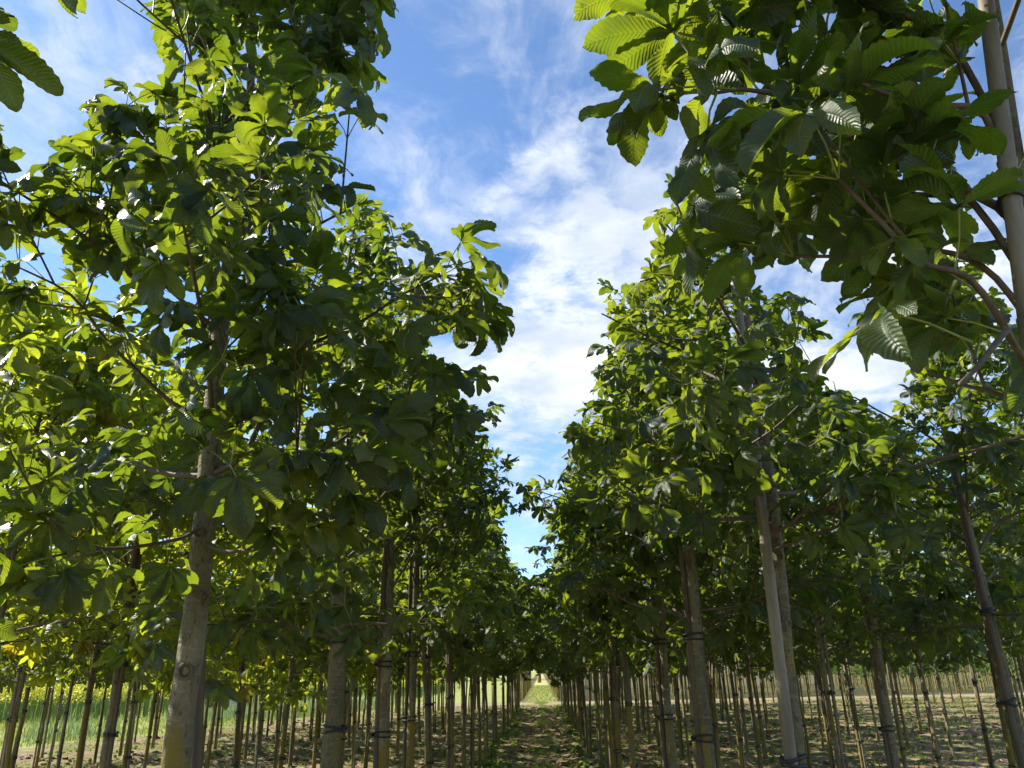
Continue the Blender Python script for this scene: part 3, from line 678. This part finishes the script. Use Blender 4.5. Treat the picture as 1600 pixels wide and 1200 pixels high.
def row(x0, y0, y1, step, side, idx, kind, start=0, miss=0.):
    P, nm, what = {'c': (PC, 'chestnut_tree', 'staked chestnut'), 'n': (PN, 'chestnut_tree', 'staked chestnut'), 'b': (PB, 'buckeye_tree', 'staked buckeye'), 's': (PS, 'young_tree', 'bushy young tree')}[kind]
    y = y0; k = start; rowname = ('the row lining the aisle on its %s' % side) if idx == 0 else ('the %s row %s of the aisle' % (ORD[idx], side))
    g = ('chestnuts lining the aisle on its %s' % side) if idx == 0 else (what+'s in '+rowname)
    while y < y1:
        x = x0+r2.normal(0, .05); yy = y+r2.normal(0, .10)
        if in_view(x, yy) and r2.random() > miss:
            if k < 14: lab = '%s tree from the front in %s, %s' % (ORD[k], rowname, what)
            else: lab = '%s at the far end of %s' % (what, rowname); 
            row_tree((P if kind != 'c' or k % 2 else PN)[r2.integers(len(P if kind != 'c' or k % 2 else PN))], x, yy, r2, lab, g, nm, 3 if yy < 14 else (2 if yy < 24 else 0)); k += 1
        y += step*r2.uniform(.92, 1.08)
row(-1.12, 8.3, 40.5, 1.15, 'left', 0, 'c', 4)
row(.95, 7.3, 40.5, 1.15, 'right', 0, 'c', 4)
row(-3.1, 7.3, 39.5, 1.25, 'left', 1, 'b', 2)
row(-4.7, 6.3, 39, 1.1, 'left', 2, 'n')
row(-6.3, 8.6, 37, 1.15, 'left', 3, 'n', 0, .12)
row(-7.9, 10.8, 35, 1.2, 'left', 4, 'n', 0, .12)
row(-9.5, 13.2, 31, 1.4, 'left', 5, 'n', 0, .12)
row(-11.1, 15.5, 26.5, 1.4, 'left', 6, 'n', 0, .12)
row(2.55, 7.7, 40, 1.2, 'right', 1, 'n', 2)
row(4.15, 6.4, 40, 1.25, 'right', 2, 'n')
row(5.75, 8.6, 40, 1.3, 'right', 3, 'n', 0, .22)
row(7.4, 11.2, 40, 1.5, 'right', 4, 'n', 0, .22)
row(9.1, 13.6, 40, 2.3, 'right', 5, 'n', 0, .22)
row(11.0, 16.5, 40, 3.3, 'right', 6, 's', 0, .1)
row(13.2, 19.8, 40, 3.3, 'right', 7, 's', 0, .1)
row(15.6, 23.5, 40, 3.3, 'right', 8, 's', 0, .1)
row(18.0, 27, 40, 3.3, 'right', 9, 's', 0, .1)
row(20.6, 31, 40, 3.3, 'right', 10, 's', 0, .1)
print('TREES', len(placed))

# ------------------------------------------------------------------ far mass of nursery trees, treeline
def quads_cloud(n, cx, cy, cz, rx, ry, rz, s, r2):
    p = r2.normal(0, 1, (n, 3)); p /= np.linalg.norm(p, axis=1)[:, None]; p *= (r2.random(n)**.4)[:, None]
    p = p*[rx, ry, rz]+[cx, cy, cz]
    a = r2.normal(0, 1, (n, 3)); a /= np.linalg.norm(a, axis=1)[:, None]
    b = np.cross(a, r2.normal(0, 1, (n, 3))); b /= np.linalg.norm(b, axis=1)[:, None]
    k = (s*r2.uniform(.6, 1.3, n))[:, None]
    V = np.stack([p-a*k, p-b*k*.45, p+a*k, p+b*k*.45], 1).reshape(-1, 3)
    return V, np.arange(4*n).reshape(-1, 4)
def qadd(A, V, F, m, r2):
    n = len(F); A.v.append(V); A.f.append(F+A.n); A.uv.append(np.tile([[0, .5], [.4, .2], [1, .5], [.4, .8]], (n, 1))); A.m.append(np.full(n, m)); A.r.append(np.repeat(r2.random(n), 4)); A.n += len(V)
A = Acc()
for x in np.arange(2.6, 46, 1.45):
    for y in np.arange(46.9, 76, 2.2):
        if x > .66*y+2: continue
        xx, yy = x+r2.normal(0, .15), y+r2.normal(0, .2)
        V, F = tube_arrays([(xx, yy, -.05), (xx, yy, 1.2), (xx+r2.normal(0, .03), yy, 2.4)], [.045, .038, .03], 5); A.add(V, F, None, 1)
        if y < 56 or r2.random() < .5:
            V, F = quads_cloud(190, xx, yy, 2.75, .95, .95, 1.05, .13, r2); qadd(A, V, F, 0, r2)
y = 47.2
while y < 92:                             # the second block keeps to the same aisle past the cross track
    for x0 in (-1.15, 1.0):
        xx, yy = x0+r2.normal(0, .04), y+r2.normal(0, .08)
        V, F = tube_arrays([(xx, yy, -.05), (xx, yy, 1.2), (xx+r2.normal(0, .03), yy, 2.6)], [.04, .034, .026], 6); A.add(V, F, None, 1)
        V, F = quads_cloud(420, xx, yy, 2.8, .8, .8, 1.0, .10, r2); qadd(A, V, F, 0, r2)
    y += 1.3
tag(link('far_nursery_trees', A.mesh('far_nursery_trees', [M_LEAF3, M_BARK])), 'distant block of young staked nursery trees beyond the sandy track', 'trees', kind='stuff')
A = Acc()
for k in range(150):
    an = -.75+1.5*k/150+r2.normal(0, .01); d = r2.uniform(150, 190); x, y = d*math.sin(an), d*math.cos(an)
    if abs(x) < 2.5: continue
    h = r2.uniform(5, 9); wv = r2.uniform(2.5, 5)
    V, F = quads_cloud(420, x, y, h*.55, wv, wv, h*.5, .55, r2); qadd(A, V, F, 0, r2)
    V, F = tube_arrays([(x, y, -.1), (x, y, h*.5)], [.2, .1], 5); A.add(V, F, None, 1)
tag(link('far_treeline', A.mesh('far_treeline', [M_LEAF3, M_BARK])), 'far dark line of trees on the horizon', 'treeline', kind='stuff')
root = link('broad_tree', None, None, (-.3, 118, 0)); tag(root, 'dark broad tree closing the far end of the aisle', TREE)
V, F = tube_arrays([(0, 0, -.1), (.1, 0, 1.2), (0, .1, 2.5)], [.3, .2, .15], 8); A = Acc(); A.add(V, F); link('trunk', A.mesh('trunk', [M_BARK]), root)
A = Acc()
for k in range(9):
    V, F = quads_cloud(300, r2.normal(0, .9), r2.normal(0, .8), 2.2+r2.random()*3, 1.1, 1.1, 1.1, .3, r2); qadd(A, V, F, 0, r2)
tag(link('crown', A.mesh('crown', [M_LEAF]), root), kind='stuff')

# ------------------------------------------------------------------ flower field, grass, weeds, clods
M_YEL = plain('yellow_blossom', (.70, .60, .03), (.80, .74, .06), 3, .7)
M_STALK = plain('green_stalks', (.10, .17, .03), (.20, .27, .06), 2, .8)
M_GRASS = leaf_mat('grass_blades', (.09, .14, .03), (.20, .24, .07), (.24, .34, .04), (.42, .46, .09), .40, .6, .0, 1, .06)
M_TALL = leaf_mat('tall_grass_blades', (.07, .12, .05), (.15, .20, .09), (.16, .26, .09), (.28, .36, .14), .40, .6, .0, 1, .02)
M_WEED = leaf_mat('weed_leaves', (.05, .11, .02), (.10, .17, .03), (.22, .36, .02), (.34, .46, .03), .40, .6, .1, 5, .03)
M_CLOD = plain('soil_clods', (.10, .058, .038), (.22, .14, .09), 9, .95, bump=.6, dist=.01)
def blades(n, xs, ys, h0, h1, wd, lean, r2, seg=2):
    h = r2.uniform(h0, h1, n); a = r2.uniform(0, 6.28, n); l = r2.normal(0, lean, (n, 2))
    base = np.stack([xs, ys, gheight(xs, ys)-.01], 1); d = np.stack([np.cos(a), np.sin(a), a*0], 1)*(wd*r2.uniform(.6, 1.3, n))[:, None]
    top = base+np.stack([l[:, 0]*h, l[:, 1]*h, h], 1); mid = base+np.stack([l[:, 0]*h*.3, l[:, 1]*h*.3, h*.55], 1)
    V = np.stack([base-d, base+d, mid+d*.8, mid-d*.8, top+d*.12, top-d*.12], 1).reshape(-1, 3)
    i = np.arange(n)[:, None]*6
    F = np.concatenate([i+np.array([[0, 1, 2, 3]]), i+np.array([[3, 2, 4, 5]])]); uv = np.tile([[0, 0], [0, 1], [.5, 1], [.5, 0], [1, .6], [1, .4]], (n, 1))
    return V, F, uv, np.repeat(r2.random(n), 6)
def blade_obj(name, parts, m, label, cat):
    A = Acc()
    for V, F, uv, r in parts: A.v.append(V); A.f.append(F+A.n); A.uv.append(uv); A.m.append(np.zeros(len(F))); A.r.append(r); A.n += len(V)
    return tag(link(name, A.mesh(name, [m])), label, cat, kind='stuff')
# short grass: aisle strip, patches between rows, verge
n = 14000; xs = r2.normal(0, .16, n); ys = 12+33*r2.random(n)**.8; k = vnoise(xs*2.2, ys*1.3, 8) > .60; g1 = blades(k.sum(), xs[k], ys[k], .04, .11, .006, .5, r2)
n = 110000; xs = r2.uniform(-14, 24, n); ys = 11+31*r2.random(n); k = (vnoise(xs*.9, ys*.9, 5)*.6+vnoise(xs*2.7, ys*2.7, 6)*.4 > .52) & (np.abs(xs) > .6); g2 = blades(k.sum(), xs[k], ys[k], .03, .10, .007, .6, r2)
n = 5000; xs = r2.uniform(-.9, .9, n); ys = r2.uniform(45.5, 95, n); g3 = blades(n, xs, ys, .05, .12, .012, .4, r2)
n = 45000; xs = r2.uniform(-40, -6, n); ys = r2.uniform(12, 52, n); k = xs < xborder(ys)-.2; g4 = blades(k.sum(), xs[k], ys[k], .06, .22, .014, .45, r2)
blade_obj('grass', [g1, g2, g3, g4], M_GRASS, 'short grass growing in the aisle, between the rows and on the verge', 'grass')
n = 22000; xs = r2.uniform(-24, -7, n); ys = r2.uniform(20, 46, n); d = xborder(ys)-xs; k = (d > .8) & (d < 6) & (vnoise(xs*.35, ys*.35, 12) > .58)
blade_obj('tall_grass', [blades(k.sum(), xs[k], ys[k], .3, .75, .012, .25, r2)], M_TALL, 'blue green tall grass at the edge of the nursery by the flower field', 'grass')
n = 60000; xs = r2.uniform(-85, -4.5, n); ys = r2.uniform(24, 90, n); d = xborder(np.minimum(ys, 41))-xs
k = ((d > 9.5) | ((ys > 54) & (d > 1.5))) & (vnoise(xs*.25, ys*.25, 31)*.6+vnoise(xs, ys, 32)*.4 > .40)
xs, ys = xs[k], ys[k]; n = len(xs)
blade_obj('flower_stems', [blades(n, xs, ys, .7, 1.15, .035, .12, r2)], M_STALK, 'green stems of the yellow flowering field', 'flower field')
A = Acc(); z = r2.uniform(.75, 1.3, n)
for rep in range(4):
    a = r2.normal(0, 1, (n, 3)); a /= np.linalg.norm(a, axis=1)[:, None]; b_ = np.cross(a, r2.normal(0, 1, (n, 3))); b_ /= np.linalg.norm(b_, axis=1)[:, None]
    p = np.stack([xs+r2.normal(0, .08, n), ys+r2.normal(0, .08, n), z+r2.normal(0, .08, n)], 1); s_ = .042
    qadd(A, np.stack([p-a*s_, p-b_*s_, p+a*s_, p+b_*s_], 1).reshape(-1, 3), np.arange(4*n).reshape(-1, 4), 0, r2)
tag(link('yellow_flowers', A.mesh('yellow_flowers', [M_YEL])), 'bright yellow blossoms of the field beyond the verge', 'flower field', kind='stuff')
# weeds at the feet of the rows
parts = []; wl = Acc()
for k in range(2300):
    if k < 700: x = (-1.12 if r2.random() < .5 else .95)+r2.normal(0, .22); y = r2.uniform(13, 41)
    else: x = r2.uniform(-12, 20); y = 12+28*r2.random()
    if x < xborder(y): continue
    nl = int(r2.integers(6, 13)); s = r2.uniform(.04, .13); g = float(gheight(np.array(x), np.array(y)))
    for j in range(nl):
        a = r2.uniform(0, 6.28); e = r2.uniform(.1, 1.2); L = s*r2.uniform(.6, 1.3)
        d = np.array([math.cos(a)*math.cos(e), math.sin(a)*math.cos(e), math.sin(e)]); q = np.array([-math.sin(a), math.cos(a), 0])*L*.28
        o_ = np.array([x, y, g+.005])+r2.normal(0, .02, 3)*[1, 1, 0]
        V = [o_, o_+d*L*.55+q, o_+d*L-[0, 0, L*.25], o_+d*L*.55-q]
        wl.v.append(np.array(V)); wl.f.append(np.array([[0, 1, 2, 3]])+wl.n); wl.uv.append(np.array([[0, .5], [.5, 1], [1, .5], [.5, 0]])); wl.m.append(np.zeros(1)); wl.r.append(np.full(4, r2.random())); wl.n += 4
tag(link('weeds', wl.mesh('weeds', [M_WEED])), 'low leafy weeds scattered on the soil around the tree feet', 'weeds', kind='stuff')
A = Acc(); cube = np.array([[-1, -1, -1], [1, -1, -1], [1, 1, -1], [-1, 1, -1], [-1, -1, 1], [1, -1, 1], [1, 1, 1], [-1, 1, 1]])*.58
cf = np.array([[0, 3, 2, 1], [4, 5, 6, 7], [0, 1, 5, 4], [1, 2, 6, 5], [2, 3, 7, 6], [3, 0, 4, 7]])
for k in range(6500):
    y = 12+29*r2.random()**1.3; x = r2.uniform(max(-12, -.66*y), min(22, .64*y))
    if x < xborder(y)+.3 or vnoise(np.array(x*.5), np.array(y*.5), 21) < .35: continue
    s = .018+.05*r2.random()**3; V = rotz((cube+r2.normal(0, .2, (8, 3)))*[s*1.3, s, s*.75], r2.uniform(0, 6))
    A.add(V+[x, y, float(gheight(np.array(x), np.array(y)))+s*.2], cf)
tag(link('soil_clods', A.mesh('soil_clods', [M_CLOD], False)), 'crumbly brown clods of soil lying between the tree rows', 'soil', kind='stuff')
M_DRY = plain('dry_leaf', (.16, .085, .035), (.30, .19, .08), 20, .8)
A = Acc(); n = 2600; ys = 12+29*r2.random(n); xs = r2.uniform(-12, 18, n); xs[:900] = r2.normal(0, 1.2, 900)
p = np.stack([xs, ys, gheight(xs, ys)+.022], 1); an = r2.uniform(0, 6.3, n); s_ = r2.uniform(.025, .06, n)
a = np.stack([np.cos(an), np.sin(an), r2.normal(0, .35, n)], 1)*s_[:, None]; b_ = np.stack([-np.sin(an), np.cos(an), r2.normal(0, .35, n)], 1)*(s_*.5)[:, None]
qadd(A, np.stack([p-a, p-b_, p+a, p+b_], 1).reshape(-1, 3), np.arange(4*n).reshape(-1, 4), 0, r2)
tag(link('leaf_litter', A.mesh('leaf_litter', [M_DRY])), 'dry brown fallen leaves strewn on the soil under the trees', 'leaf litter', kind='stuff')
# pale crate at the field edge
root = link('crate', None, None, tuple(Vector((at(372, 1090, 44).x, 44, 0)))); tag(root, 'small pale grey crate standing at the field edge between distant trunks', 'crate')
M_CRATE = plain('pale_painted_wood', (.55, .56, .58), (.40, .41, .42), 5, .7)
def boxmesh(sx, sy, sz, m):
    A = Acc(); A.add(cube/.58*[sx/2, sy/2, sz/2], cf); return A.mesh('slat', [m], False)
sl1 = boxmesh(.62, .02, .10, M_CRATE); sl2 = boxmesh(.02, .56, .10, M_CRATE); pm = boxmesh(.05, .05, .60, M_CRATE)
for i in range(4):
    z = .09+i*.145
    for s in (-1, 1): link('slat', sl1, root, (0, s*.30, z)); link('slat', sl2, root, (s*.32, 0, z))
for sx in (-1, 1):
    for sy in (-1, 1): link('post', pm, root, (sx*.28, sy*.262, .30))
